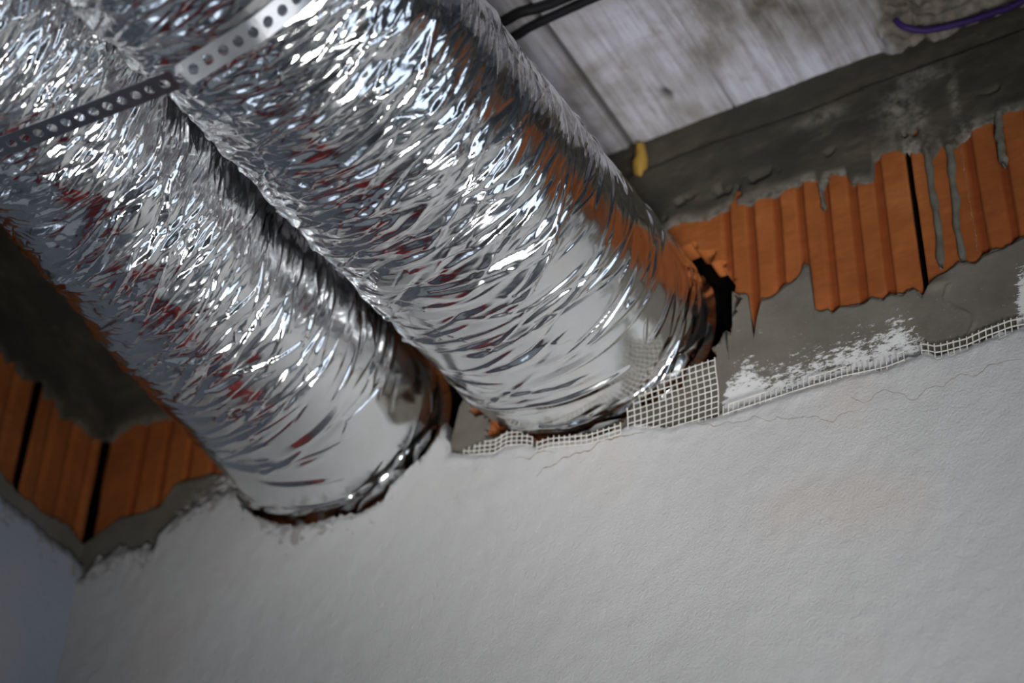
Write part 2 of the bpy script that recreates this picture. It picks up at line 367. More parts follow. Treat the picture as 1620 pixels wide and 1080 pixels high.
# mortar smear
def rel_mo(U, V):
    top = poly(MO_TOP, U); o = .0045+.0012*fbm(U*16, V*16, 31, 5)
    o = o-.003*(1-ss(0, .006, top-V))
    # lapped trowel edges
    for (x0, x1, z0, z1) in ((-.512, -.47, 2.475, 2.40),):
        o = o+.002*ss(-.0015, .0015, U-(x0+(x1-x0)*(V-z0)/(z1-z0)))
    e = -.449+.018*np.sin((V-2.41)*60)*np.exp(-((V-2.45)/.05)**2)
    o = o+.002*(1-ss(-.001, .002, np.abs(U-e)-.0012))*(V < 2.5)
    o = o+.004*np.exp(-((U+.468)/.014)**2-((V-2.505)/.007)**2)
    return o
def at_mo(U, V):
    pt = poly(PL_TOP, U); d = V-pt
    amp = poly([(-1.7, .1), (-1.56, .2), (-1.45, .9), (-1.3, .3), (-1.1, .15), (-.8, .0), (-.74, .1), (-.727, 1.3), (-.705, 1.7), (-.68, 1.1), (-.6, 1.05), (-.55, 1.25), (-.515, 1.4), (-.495, .9), (-.485, .05), (-.40, .0), (-.39, .2), (-.375, 1.9), (-.2, 1.5)], U)
    ht = .016+.026*amp
    k = amp*(1-ss(ht*.2, ht*1.9, d))
    return np.clip(k*.70+.45*np.clip(amp, 0, 1)*(1-ss(.004, .013, d)), 0, 1)
def zl(x): return poly(PL_TOP, x)-.04
sheet('mortar_smear', mapW, XV, zl(XV), np.maximum(poly(MO_TOP, XV, .0026, 6, 170), zl(XV)+.01), 90, rel_mo, MORTAR, wall_b, (hole_fn('R', lambda t: gapR(t)+.001, .012, 1, 6), hL), skirt=.012, attrs={'white': at_mo})
# plaster coat
tp = poly(PL_TOP, XW, .0022, 7, 120)+.0075*fbm(XW*75, XW*0+3, 91, 4, .65)*(1-ss(-1.42, -1.36, XW))+.002*fbm(XW*200, XW*0, 92, 3)*(1-ss(-1.15, -1.1, XW))
PT = .016
rr = np.concatenate([np.linspace(0, .76, 12), .76+.24*np.linspace(0, 1, 190)[1:]])
def rel_pl(U, V):
    top = poly(PL_TOP, U); e = top-V
    o = PT+.0012*fbm(U*5, V*5, 41, 4)+.00035*fbm(U*45, V*45, 43, 3)
    o = o-.004*(1-ss(0, .012, e))+.0008*fbm(U*60, V*60, 44, 3)*(1-ss(.01, .05, e))
    return o
def at_pl(U, V):
    e = poly(PL_TOP, U)-V; a = poly([(-1.7, 1.0), (-1.3, .95), (-1.15, .55), (-1.0, .35), (-.8, .3), (-.7, .0), (1, 0)], U)
    return a*(1-ss(.0, .075, e))
rr = np.concatenate([np.linspace(0, .72, 10), .72+.28*np.linspace(0, 1, 230)[1:]])
sheet('plaster_coat', mapW, XW, np.full(len(XW), -.02), tp, rr, rel_pl, PLASTER, wall_b, (hole_fn('R', lambda t: gapR(t)*.6, .004, 1, 4), hole_fn('L', lambda t: gapL(t)*.8, .004, 2, 4)), skirt=.014, attrs={'edge': at_pl})
# drips of beam concrete run down the blocks
def drip(pts, w0, w1, parent, name='concrete_drip'):
    P = []; n = 26
    xs = np.array([p[0] for p in pts]); zs = np.array([p[1] for p in pts]); t = np.linspace(0, 1, n); tt = np.linspace(0, 1, len(pts))
    x = np.interp(t, tt, xs)+.0012*vnoise(t*9, t*0, int(abs(pts[0][0])*1000)); z = np.interp(t, tt, zs)
    wd = (w0+(w1-w0)*t)*(1+.3*vnoise(t*11, t*0, 77)); wd[-1] *= .35; wd[-2] *= .8
    V = []; F = []
    for i in range(n):
        for k in range(9):
            a = math.pi*k/8; V.append((x[i]-wd[i]*math.cos(a), .001-.0065*math.sin(a)**.7 if 0 < k < 8 else .006, z[i]))
    for i in range(n-1):
        for k in range(8): F.append((i*9+k, (i+1)*9+k, (i+1)*9+k+1, i*9+k+1))
    F.append(tuple((n-1)*9+k for k in range(9)))
    return mk(name, V, F, DRIPM, parent)
drip([(-.459, 2.725), (-.4592, 2.653), (-.458, 2.593), (-.460, 2.53)], .0052, .0042, wall_b)
drip([(-.431, 2.71), (-.433, 2.642), (-.436, 2.583), (-.436, 2.527)], .006, .0035, wall_b)
drip([(-.368, 2.736), (-.371, 2.695), (-.372, 2.653)], .0055, .005, wall_b)
drip([(-.593, 2.74), (-.593, 2.714), (-.593, 2.68)], .003, .0015, wall_b)
# cracks in the plaster
def crack(pts, wd=.0011, name='crack', m=None, rel=None):
    pts = [Vector((x, 0, z)) for x, z in pts]; Q = []
    for a, b in zip(pts[:-1], pts[1:]):
        n = max(2, int((b-a).length/.003))
        for i in range(n):
            Q.append(a.lerp(b, i/n)+Vector((random.uniform(-1, 1), 0, random.uniform(-1, 1)))*.0008+Vector((0, 0, .0042*float(fbm(np.array(a.lerp(b, i/n).x*55), np.array(0.), 5, 3)))))
    Q.append(pts[-1]); V = []; F = []
    X = np.array([q.x for q in Q]); Z = np.array([q.z for q in Q]); Y = -(rel or rel_pl)(X, Z)-.0002
    for i, q in enumerate(Q):
        h = wd*(.35+.9*random.random())*min(1, (i+1)/5, (len(Q)-i)/5)*.5
        V += [(q.x, Y[i], q.z+h), (q.x, Y[i]-.0003, q.z), (q.x, Y[i], q.z-h)]
        if i: F += [(3*i-3, 3*i, 3*i+1, 3*i-2), (3*i-2, 3*i+1, 3*i+2, 3*i-1)]
    return mk(name, V, F, m or CRACK, wall_b)
crack([(-.418, 2.70), (-.4185, 2.65), (-.4175, 2.60), (-.4165, 2.565), (-.418, 2.532)], .0016, 'lime_run', LIME, rel_clay)
crack([(-0.971, 2.401), (-0.963, 2.407), (-0.952, 2.409), (-0.939, 2.413), (-0.928, 2.415), (-0.919, 2.418), (-0.908, 2.418), (-0.895, 2.418), (-0.887, 2.424), (-0.874, 2.423), (-0.859, 2.422), (-0.829, 2.416)], .0017)
crack([(-1.004, 2.435), (-0.995, 2.435), (-0.982, 2.434), (-0.975, 2.437), (-0.95, 2.43)], .0014)
crack([(-0.764, 2.410), (-0.753, 2.399), (-0.741, 2.392), (-0.717, 2.393), (-0.687, 2.387), (-0.641, 2.373), (-0.605, 2.356), (-0.575, 2.358)], .0007)
crack([(-0.581, 2.382), (-0.563, 2.367), (-0.538, 2.371), (-0.503, 2.351), (-0.466, 2.362), (-0.438, 2.36), (-0.411, 2.36), (-0.383, 2.357)], .0007)
# cavity behind the openings, its shade put into a near-black colour
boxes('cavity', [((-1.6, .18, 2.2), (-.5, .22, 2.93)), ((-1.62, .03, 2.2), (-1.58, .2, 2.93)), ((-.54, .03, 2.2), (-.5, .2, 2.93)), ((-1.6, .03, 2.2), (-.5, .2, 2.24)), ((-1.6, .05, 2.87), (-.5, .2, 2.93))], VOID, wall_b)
boxes('masonry_core', [((LX-.3, .1, -.1), (-1.6, .3, 3.0)), ((-.5, .1, -.1), (RX+.3, .3, 3.0)), ((-1.6, .1, -.1), (-.5, .3, 2.22)), ((-1.6, .22, 2.2), (-.5, .3, 3.0)), ((-.15, -.004, 2.38), (RX+.2, .12, 2.95))], ROUGH, wall_b)

boxes('joint_shade_strip', [((-.4836, -.0002, 2.49), (-.4816, .02, 2.75)), ((LX-.002, -.005, 2.49), (-1.6885, .02, 2.73))], GAP_SHADE, wall_b)  # near-black fill, painted shade of the block joint and wall corner
# ---------------------------------------------------------------- left wall
wall_l = empty('wall_left'); tag(wall_l, 'left wall of white plaster with bare terracotta blocks above', kind='structure')
LP_TOP = [(0.02, 2.488), (-0.036, 2.500), (-0.086, 2.497), (-0.126, 2.503), (-0.164, 2.5), (-.4, 2.50), (-1, 2.49), (-4, 2.5)]
LM_TOP = [(0.02, 2.53), (-0.003, 2.534), (-0.046, 2.542), (-0.084, 2.534), (-0.128, 2.532), (-0.148, 2.535), (-0.176, 2.543), (-.5, 2.54)]
LB_BOT = [(.02, 2.715), (-0.03, 2.703), (-0.066, 2.707), (-0.094, 2.686), (-0.103, 2.717), (-0.129, 2.702), (-0.142, 2.724), (-0.179, 2.698), (-0.19, 2.718), (-0.21, 2.708), (-0.226, 2.717), (-.5, 2.72), (-3.7, 2.72)]
YL = np.concatenate([cols(-3.65, -.52, .06), cols(-.5, .02, .003)])
YV = cols(-.7, .02, .003)
def rel_cl(U, V):
    o = .0008*fbm(U*20, V*20, 53)
    for i in range(16):
        g = -.02-.042*i; o = o-.005*(1-ss(.004, .006, np.abs(U-g)))
    for jx in (-.141, -.39, -.64): o = o-.06*(1-ss(.003, .005, np.abs(U-jx-.002*vnoise(V*12, V*0, 9))))
    return o
sheet('clay_blocks', mapL, YV, np.full(len(YV), 2.42), np.full(len(YV), 2.76), 110, rel_cl, CLAY, wall_l, skirt=.06, attrs={'groove': lambda U, V: U*0})
for jy in (-.141, -.39): mk('joint_shade_strip', [(LX-.02, jy-.0045, 2.53), (LX+.0004, jy-.0045, 2.53), (LX+.0004, jy+.001, 2.53), (LX-.02, jy+.001, 2.53), (LX-.02, jy-.001, 2.74), (LX+.0004, jy-.001, 2.74), (LX+.0004, jy+.0045, 2.74), (LX-.02, jy+.0045, 2.74)], [(0, 3, 2, 1), (4, 5, 6, 7), (0, 1, 5, 4), (1, 2, 6, 5), (2, 3, 7, 6), (3, 0, 4, 7)], GAP_SHADE, wall_l, smooth=False)  # shade of the open joints, painted as near-black strips
sheet('concrete_beam', mapL, YL, poly(LB_BOT, YL, .003, 55, 110), np.full(len(YL), CZ+.02), 50, lambda U, V: .006+.0015*fbm(U*25, V*25, 56), BEAM, wall_l, skirt=.03, attrs={'white': lambda U, V: U*0})
sheet('mortar_smear', mapL, YV, poly(LP_TOP, YV)-.04, poly(LM_TOP, YV, .003, 57, 110), 50, lambda U, V: .0045+.0012*fbm(U*16, V*16, 58, 5), MORTAR, wall_l, skirt=.012, attrs={'white': lambda U, V: .3*(1-ss(0, .02, V-poly(LP_TOP, U)))})
def added_win_hole(U, V):
    F = np.maximum(np.maximum(ADDED_WIN[0]-U, U-ADDED_WIN[1]), np.maximum(ADDED_WIN[2]-V, V-ADDED_WIN[3]))
    return F, (lambda u, v: (u, v))
YP = np.concatenate([cols(-3.65, ADDED_WIN[0], .06), cols(ADDED_WIN[0]+.001, ADDED_WIN[1]-.001, .05), cols(ADDED_WIN[1], -.52, .05), cols(-.5, .02, .003)])
rw = np.unique(np.concatenate([np.linspace(0, .72, 30), (np.array([ADDED_WIN[2], ADDED_WIN[3]])+.02)/2.52, .72+.28*np.linspace(0, 1, 230)[1:]]))
sheet('plaster_coat', mapL, YP, np.full(len(YP), -.02), poly(LP_TOP, YP, .003, 59, 110), rw, lambda U, V: PT+.0012*fbm(U*5, V*5, 60, 4)-.004*(1-ss(0, .012, poly(LP_TOP, U)-V)), PLASTER_SHADED, wall_l, (added_win_hole,), cell=.0001, skirt=.014, attrs={'edge': lambda U, V: .9*(1-ss(0, .09, poly(LP_TOP, U)-V))})

boxes('masonry_core', [((LX-.3, FY-.2, -.1), (LX-.055, ADDED_WIN[0]-.02, 3.0)), ((LX-.3, ADDED_WIN[1]+.02, -.1), (LX-.055, .3, 3.0)), ((LX-.3, ADDED_WIN[0]-.03, -.1), (LX-.055, ADDED_WIN[1]+.03, ADDED_WIN[2]-.02)), ((LX-.3, ADDED_WIN[0]-.03, ADDED_WIN[3]+.02), (LX-.055, ADDED_WIN[1]+.03, 3.0)), ((LX-.06, FY-.2, 2.44), (LX-.001, -.69, 2.76))], ROUGH, wall_l)

wn = empty('added_window', (LX-.12, (ADDED_WIN[0]+ADDED_WIN[1])/2, ADDED_WIN[2])); tag(wn, kind='structure')  # added window out of view, a bright patch for the foil to mirror
_y, _z = (ADDED_WIN[0]+ADDED_WIN[1])/2, ADDED_WIN[2]
boxes('added_window_frame', [((LX-.16, ADDED_WIN[0]-.05, ADDED_WIN[2]-.05), (LX-.10, ADDED_WIN[0]+.03, ADDED_WIN[3]+.05)), ((LX-.16, ADDED_WIN[1]-.03, ADDED_WIN[2]-.05), (LX-.10, ADDED_WIN[1]+.05, ADDED_WIN[3]+.05)), ((LX-.16, ADDED_WIN[0], ADDED_WIN[2]-.05), (LX-.10, ADDED_WIN[1], ADDED_WIN[2]+.03)), ((LX-.16, ADDED_WIN[0], ADDED_WIN[3]-.03), (LX-.10, ADDED_WIN[1], ADDED_WIN[3]+.05)), ((LX-.15, _y-.03, ADDED_WIN[2]), (LX-.11, _y+.03, ADDED_WIN[3]))], ALU, wn)
# ---------------------------------------------------------------- ceiling, floor, other walls
ceil = empty('ceiling'); tag(ceil, 'concrete ceiling slab with board marks', kind='structure')
XC = np.concatenate([cols(LX-.02, -1.02, .03), cols(-1.0, -.1, .0025), cols(-.08, RX+.1, .06)])
tC = np.concatenate([np.linspace(0, .86, 30), .86+.14*np.linspace(0, 1, 200)[1:]])
JX = [-1.45, -1.25, -1.05, -.849, -.700, -.56, -.44, -.24, -.04, .16, .36, .56, .76]
def rel_ce(U, V):
    o = .0010*fbm(U*12, V*3, 71, 4)+.0006*vnoise(U*140, V*2.5, 72)
    for i, j in enumerate(JX):
        d = U-j-.0012*vnoise(V*5, V*0+i, 73); wd = .0050 if i == 3 else (.0022 if i == 4 else .001)
        o = o-.006*(1-ss(wd*.5, wd, np.abs(d)))+.0015*(vnoise(np.floor(U*0+i)+.5, U*0+.5, 74) if False else 0)
    o = o-.008*np.exp(-((U+.767)/.006)**2-((V+.061)/.010)**2)
    rb = ss(.0, .5, at_rub(U, V)); o = o+rb*(.004+.016*np.abs(fbm(U*26, V*26, 75, 5)))*(1-.75*np.exp(-((V+.026+.02*ss(-.41, -.46, U))/.010)**2))
    return o
def at_rub(U, V):
    e = ss(-.50, -.47, U+.012*fbm(V*20, U*20, 78))
    return e*(1-ss(.02, .04, -V-.07*ss(-.50, -.44, U)+.014*fbm(U*30, V*30, 76)))
def at_joint(U, V):
    o = np.zeros_like(U)
    for i, j in enumerate(JX):
        d = np.abs(U-j-.0012*vnoise(V*5, V*0+i, 73)); wd = .0050 if i == 3 else (.0022 if i == 4 else .001)
        k = .9 if i == 3 else (.8*ss(-.12, -.02, V) if i == 4 else .3)
        o = np.maximum(o, k*(1-ss(wd*.5, wd*1.2, d)))
    return np.maximum(o, np.exp(-((U+.767)/.006)**2-((V+.061)/.010)**2))
sheet('slab_face', lambda U, V, o: np.stack([U, V, CZ-o], -1), XC, np.full(len(XC), FY-.1), np.full(len(XC), .02), tC, rel_ce, CEIL, ceil, skirt=.02, attrs={'joint': at_joint, 'rubble': at_rub})
box('slab', (LX-.3, FY-.2, CZ+.012), (RX+.3, .3, CZ+.3), ROUGH, ceil)
f_ = box('floor', (LX-.3, FY-.2, -.2), (RX+.3, .3, 0), FLOOR); tag(f_, kind='structure')
wf = box('wall_front', (LX-.3, FY-.25, -.1), (RX+.3, FY, 3.0), ROUGH); tag(wf, kind='structure')
wr = boxes('wall_right', [((RX, FY-.2, -.1), (RX+.24, ADDED_DOOR_Y0, 3.0)), ((RX, ADDED_DOOR_Y1, -.1), (RX+.24, .3, 3.0)), ((RX, ADDED_DOOR_Y0-.01, ADDED_DOOR_H), (RX+.24, ADDED_DOOR_Y1+.01, 3.0))], PLASTER); tag(wr, kind='structure')
dr = boxes('added_door', [((RX+.06, ADDED_DOOR_Y0, 0), (RX+.12, ADDED_DOOR_Y0+.06, ADDED_DOOR_H)), ((RX+.06, ADDED_DOOR_Y1-.06, 0), (RX+.12, ADDED_DOOR_Y1, ADDED_DOOR_H)), ((RX+.06, ADDED_DOOR_Y0+.06, ADDED_DOOR_H-.06), (RX+.12, ADDED_DOOR_Y1-.06, ADDED_DOOR_H)), ((RX+.06, (ADDED_DOOR_Y0+ADDED_DOOR_Y1)/2-.04, 0), (RX+.12, (ADDED_DOOR_Y0+ADDED_DOOR_Y1)/2+.04, ADDED_DOOR_H-.06))], ALU); tag(dr, kind='structure')  # added door frame, unseen, around the opening made for daylight

# ---------------------------------------------------------------- ducts
def strap_z(x):
    X = np.array([p[0] for p in STRAP[2:-2]]); Z = np.array([p[1] for p in STRAP[2:-2]])
    return np.interp(x, X, Z)
def strokes(H, s, ww, n, sd, lenr, widr, hr, dens, ang=0.0, spread=.2):
    """sharp folded ridges running mostly around the duct"""
    ds = s[1]-s[0]; dw = ww[1]-ww[0]; s0, w0 = s[0], ww[0]
    r = np.random.default_rng(sd)
    for _ in range(n):
        cs = r.uniform(s[0], s[-1]); cw = r.uniform(ww[0], ww[-1])
        if r.random() > dens(cs, cw): continue
        L = r.uniform(*lenr)*.5; Wd = r.uniform(*widr); h = r.uniform(*hr)*(1 if r.random() < .6 else -1)
        a = r.normal(ang, spread); ca, sa = math.cos(a), math.sin(a)
        es = abs(sa)*L+Wd+.002; ew = abs(ca)*L+Wd+.002
        i0 = max(0, int((cs-es-s0)/ds)); i1 = min(len(s), int((cs+es-s0)/ds)+2)
        j0 = max(0, int((cw-ew-w0)/dw)); j1 = min(len(ww), int((cw+ew-w0)/dw)+2)
        if i1-i0 < 2 or j1-j0 < 2: continue
        A = s[i0:i1, None]-cs; B = ww[None, j0:j1]-cw
        t = (A*sa+B*ca)/L; q = (A*ca-B*sa)/Wd+.35*np.sin(t*3+cs*50)*.5
        env = np.clip(1-t*t, 0, 1)
        sk = .35 if r.random() < .5 else -.35
        pr = np.where(q > sk, (1-q)/(1-sk), (1+q)/(1+sk))
        H[i0:i1, j0:j1] += h*env*np.clip(pr, 0, 1)
    return H
FLAPS = dict(R=[(-1.05, -.35, -.004, .022, .006), (-1.9, -1.2, -.006, .014, .004)], L=[(-1.35, -.75, -.004, .026, .006), (-.75, -.3, -.004, .02, .005)])
def make_duct(which, seed, dens_fn, crum_fn):
    sv = np.concatenate([cols(-.12, -.01, .004), cols(0, 1.06, .00125), 1.06+.02*(1.22**np.arange(1, 17)-1)/.22*.5])
    sv = np.concatenate([sv[sv < 3.4], [3.585]])
    th = np.linspace(-math.pi/2-math.pi, -math.pi/2+math.pi, 2401)
    # fine angular spacing below, coarse on the hidden upper side
    dth = np.where(np.abs(th+math.pi/2) < 2.05, 1.0, .28); cum = np.concatenate([[0], np.cumsum(dth[:-1])]); nT = 640
    T = np.interp(np.linspace(0, cum[-1], nT+1), cum, th)[:-1]
    # work grid
    gs = np.arange(-.02, 1.08, .00125); gw = np.arange(-.52, .52, .00125); R0 = .152
    GS, GW = np.meshgrid(gs, gw, indexing='ij')
    cr = crum_fn(GS, GW/R0-math.pi/2)
    ws = GS+.006*fbm(GS*14, GW*14, seed+3, 3); wv = GW+.012*fbm(GS*10, GW*10, seed+5, 3)
    H = .0062*facet((ws+.22*wv)/.036, wv/.09, seed)+.0024*facet((ws-.15*wv)/.016, wv/.05, seed+1)+.0006*facet((ws+.35*wv)/.0065, wv/.02, seed+2)
    H *= cr
    St = np.zeros_like(H)
    strokes(St, gs, gw, 2300, seed, (.04, .16), (.0026, .0078), (.0012, .0040), dens_fn, .12, .22)
    strokes(St, gs, gw, 1700, seed+9, (.012, .06), (.0013, .0030), (.0005, .0014), dens_fn, .12, .35)
    H += St
    Hr = np.clip(GW/R0, -2, 2); H *= 1-.55*ss(.75, 1.15, Hr)*(1-ss(.5, .9, GS))
    low = .0045*vnoise(GS*9+seed, GW*6, seed+20)*ss(.02, .25, GS)
    H += low
    H -= .010*(1-ss(-.005, .03, GS))**1.5
    Sg, Tg = np.meshgrid(sv, T, indexing='ij')
    fi = (Sg-gs[0])/.00125; wj = (Tg+math.pi/2)*R0; fj = (wj-gw[0])/.00125
    ok = (fi >= 0) & (fi < len(gs)-1.01) & (fj >= 0) & (fj < len(gw)-1.01)
    i = np.clip(np.floor(fi).astype(int), 0, len(gs)-2); j = np.clip(np.floor(fj).astype(int), 0, len(gw)-2)
    u = np.clip(fi-i, 0, 1); v = np.clip(fj-j, 0, 1)
    Hs = (H[i, j]*(1-u)+H[i+1, j]*u)*(1-v)+(H[i, j+1]*(1-u)+H[i+1, j+1]*u)*v
    Hs = np.where(ok, Hs, .003*vnoise(Sg*20, Tg*3, seed))
    Cs = np.where(ok, cr[i, j], .6)
    cx, cz, rx, rz = ell(which, Sg)
    nx, nz = np.cos(Tg)/rx, np.sin(Tg)/rz; l = np.hypot(nx, nz); nx /= l; nz /= l
    X = cx+rx*np.cos(Tg)+nx*Hs; Z = cz+rz*np.sin(Tg)+nz*Hs; Y = -Sg
    # the duct end is drawn in a little where it goes into the wall
    if which == 'L':   # pressed against the neighbouring duct
        ax, az, ar, br = ell('R', Sg); dx = (X-ax)/ar; dz = (Z-az)/br; q = np.hypot(dx, dz)+1e-9
        k = np.where(q < 1.03, 1.03/q, 1); X = ax+dx*k*ar; Z = az+dz*k*br
    # squeezed by the strap
    zs = strap_z(X); kk = np.exp(-((Y-STRAP_Y)/.027)**4)*(Z < zs+.06)*(X > -1.41)*(X < -.752)
    tgt = np.maximum(Z, zs+.0035); Z = Z+(tgt-Z)*kk
    P = np.stack([X, Y, Z], -1).reshape(-1, 3)
    nS, nTt = Sg.shape; idx = np.arange(nS*nTt).reshape(nS, nTt); nxt = np.roll(idx, -1, 1)
    Q = np.stack([idx[:-1].ravel(), nxt[:-1].ravel(), nxt[1:].ravel(), idx[1:].ravel()], 1)
    uv = np.stack([Sg.ravel(), (Tg.ravel()+math.pi/2)*R0], 1)
    return P, Q, uv, Cs.ravel()
def densR(s, w):
    th = w/.152
    if s < .03: return .9
    return max(.0, min(1, .06+1.3*(s-.04)/.5)) if th < .75 else min(1, .35+.9*s)
def crR(s, th):
    a = th+math.pi/2
    return .03+.97*ss(.10, .62, s)*(1+.15*ss(.2, .8, a))
def densL(s, w):
    th = w/.152
    if s < .03: return .9
    return max(.0, min(1, .02+1.5*(s-.07)/.4))*(.5 if th < -.5 else 1)
def crL(s, th):
    a = th+math.pi/2
    return .03+.97*ss(.12, .55, s)*(1-.5*ss(.3, .9, -a))
for which, sd, df, cf, lab in (('R', 100, densR, crR, 'foil-wrapped ventilation duct on the right, entering the wall beside the bare terracotta blocks'),
                               ('L', 200, densL, crL, 'foil-wrapped ventilation duct on the left, partly tucked behind its neighbour, nearer the dark corner')):
    P, Q, uv, cs = make_duct(which, sd, df, cf)
    cx_, cz_ = ell(which, 0)[:2]
    duct = empty('foil_duct', (float(cx_), 0, float(cz_)))
    mk('foil_jacket', P, Q, FOIL, duct, uv=uv, attr={'crumple': np.clip(cs, 0, 1)})
    tq = np.linspace(0, 2*math.pi, 97)[:-1]; SL = []   # near-black ring standing for the shade in the opening
    for yy, k_ in ((.16, .034), (.045, .033), (.036, .022), (.032, .003), (.16, .002)):
        e0 = ell(which, 0); kk_ = k_+.006*fbm(np.cos(tq)*3+5, np.sin(tq)*3+5, 31)*(k_ > .01)
        SL.append(np.stack([e0[0]+(e0[2]+kk_)*np.cos(tq), tq*0+yy, e0[1]+(e0[3]+kk_)*np.sin(tq)], -1))
    ix = np.arange(5*96).reshape(5, 96); nx_ = np.roll(ix, -1, 1)
    mk('gap_shade_ring', np.concatenate(SL), np.stack([ix[:-1].ravel(), nx_[:-1].ravel(), nx_[1:].ravel(), ix[1:].ravel()], 1), GAP_SHADE, duct)
    for q, (ta, tb, s0_, s1_, lift) in enumerate(FLAPS[which]):   # torn folds of foil at the wall end
        n1, n2 = 60, 10; A_, B_ = np.meshgrid(np.linspace(ta, tb, n1), np.linspace(0, 1, n2), indexing='ij')
        e_ = 1-np.abs(np.linspace(-1, 1, n1))[:, None]**2.5
        sg = s0_+(s1_-s0_)*e_*B_*(1+.3*vnoise(A_*9, B_*0, q)); ex, ez, er, es_ = ell(which, sg)
        hh = .002+lift*e_*np.sin(B_*math.pi*.8)*(1+.5*vnoise(A_*14, B_*2, q+5))
        FP = np.stack([ex+(er+hh)*np.cos(A_), -sg, ez+(es_+hh)*np.sin(A_)], -1).reshape(-1, 3)
        id_ = np.arange(n1*n2).reshape(n1, n2)
        mk('foil_flap', FP, np.stack([id_[:-1, :-1].ravel(), id_[1:, :-1].ravel(), id_[1:, 1:].ravel(), id_[:-1, 1:].ravel()], 1), FOIL, duct, uv=np.stack([A_.ravel()*.15, B_.ravel()*.03], 1))
    tag(duct, lab, 'duct', 'foil-wrapped ducts')

# ---------------------------------------------------------------- perforated strap
def make_strap():
    P = np.array(STRAP); d = np.concatenate([[0], np.cumsum(np.hypot(*(P[1:]-P[:-1]).T))])
    pitch = .0176; n = int(d[-1]/pitch); hw = .0122; rh = .0054; V = []; F = []
    tt = np.linspace(0, d[-1], 600); px = np.interp(tt, d, P[:, 0]); pz = np.interp(tt, d, P[:, 1])
    k = np.ones(9)/9; a_ = np.concatenate([np.full(4, px[0]), px, np.full(4, px[-1])]); b_ = np.concatenate([np.full(4, pz[0]), pz, np.full(4, pz[-1])])
    px = np.convolve(a_, k, 'valid'); pz = np.convolve(b_, k, 'valid')
    def pt(u, v):
        x = float(np.interp(u, tt, px)); z = float(np.interp(u, tt, pz)); tw = .37*float(ss(-.985, -.975, x))*(1-float(ss(-.86, -.80, x))); return (x, STRAP_Y+v*(1-.1*tw)+.001*math.sin(u*9), z-v*tw-.002*(tw > 0))
    for c in range(n):
        u0 = (c+.5)*pitch; b = len(V); m = 16
        for q in range(m):
            a = 2*math.pi*q/m; ca, sa = math.cos(a), math.sin(a); V.append(pt(u0+rh*ca, rh*sa))
            s_ = 1/max(abs(ca), abs(sa)); V.append(pt(u0+pitch/2*ca*s_, hw*sa*s_))
        for q in range(m):
            r = (q+1) % m; F.append((b+2*q, b+2*q+1, b+2*r+1, b+2*r))
    o = mk('perforated_strap', V, F, GALV)
    w_ = o.modifiers.new('weld', 'WELD'); w_.merge_threshold = .0002
    s_ = o.modifiers.new('thickness', 'SOLIDIFY'); s_.thickness = .0009; s_.offset = 0
    o.data.polygons.foreach_set('use_smooth', np.zeros(len(o.data.polygons), bool))
    return o
tag(make_strap(), 'perforated galvanised steel hanger strap slung under both foil ducts', 'strap')

# ---------------------------------------------------------------- cables
def tube(name, pts, r, m, seg=12, sub=8, caps=True):
    pts = [Vector(p) for p in pts]; Q = []
    for i in range(len(pts)-1):
        p0 = pts[max(i-1, 0)]; p1 = pts[i]; p2 = pts[i+1]; p3 = pts[min(i+2, len(pts)-1)]
        for k in range(sub):
            t = k/sub; Q.append(.5*((2*p1)+(p2-p0)*t+(2*p0-5*p1+4*p2-p3)*t*t+(3*p1-p0-3*p2+p3)*t**3))
    Q.append(pts[-1]); V = []; F = []
    for i, q in enumerate(Q):
        d = (Q[min(i+1, len(Q)-1)]-Q[max(i-1, 0)]).normalized(); a = d.cross(Vector((0, 0, 1))).normalized(); b = a.cross(d)
        for k in range(seg):
            an = 2*math.pi*k/seg; V.append(q+(a*math.cos(an)+b*math.sin(an))*r)
    for i in range(len(Q)-1):
        for k in range(seg): F.append((i*seg+k, (i+1)*seg+k, (i+1)*seg+(k+1) % seg, i*seg+(k+1) % seg))
    F.append(tuple(range(seg))); F.append(tuple(reversed([(len(Q)-1)*seg+k for k in range(seg)])))
    return mk(name, V, F, m)
tag(tube('cable', [(-1.64, -.262, 2.901), (-1.3, -.268, 2.901), (-1.0, -.272, 2.9), (-.892, -.275, 2.9), (-.861, -.278, 2.9), (-.802, -.273, 2.9), (-.6, -.29, 2.9), (-.2, -.36, 2.9), (.4, -.5, 2.9), (.98, -.6, 2.9)], .0067, BLACK), 'black cable on the ceiling, the upper one of the pair beside the right duct', 'cable', 'black cables on the ceiling')
tag(tube('cable', [(-1.64, -.228, 2.901), (-1.3, -.235, 2.901), (-1.0, -.240, 2.9), (-.89, -.247, 2.9), (-.859, -.252, 2.9), (-.775, -.256, 2.9), (-.6, -.262, 2.9), (-.2, -.29, 2.9), (.4, -.4, 2.9), (.98, -.5, 2.9)], .0058, BLACK), 'black cable on the ceiling, lower of the pair, nearer the beam', 'cable', 'black cables on the ceiling')
tag(tube('conduit', [(-.462, -.044, 2.906), (-.452, -.038, 2.893), (-.428, -.026, 2.888), (-.384, -.020, 2.885), (-.348, -.020, 2.883), (-.31, -.024, 2.880), (-.2, -.05, 2.885), (.1, -.1, 2.9), (.98, -.12, 2.9)], .0042, PURPLE), 'purple cable coming out of rough concrete where ceiling meets beam', 'cable')

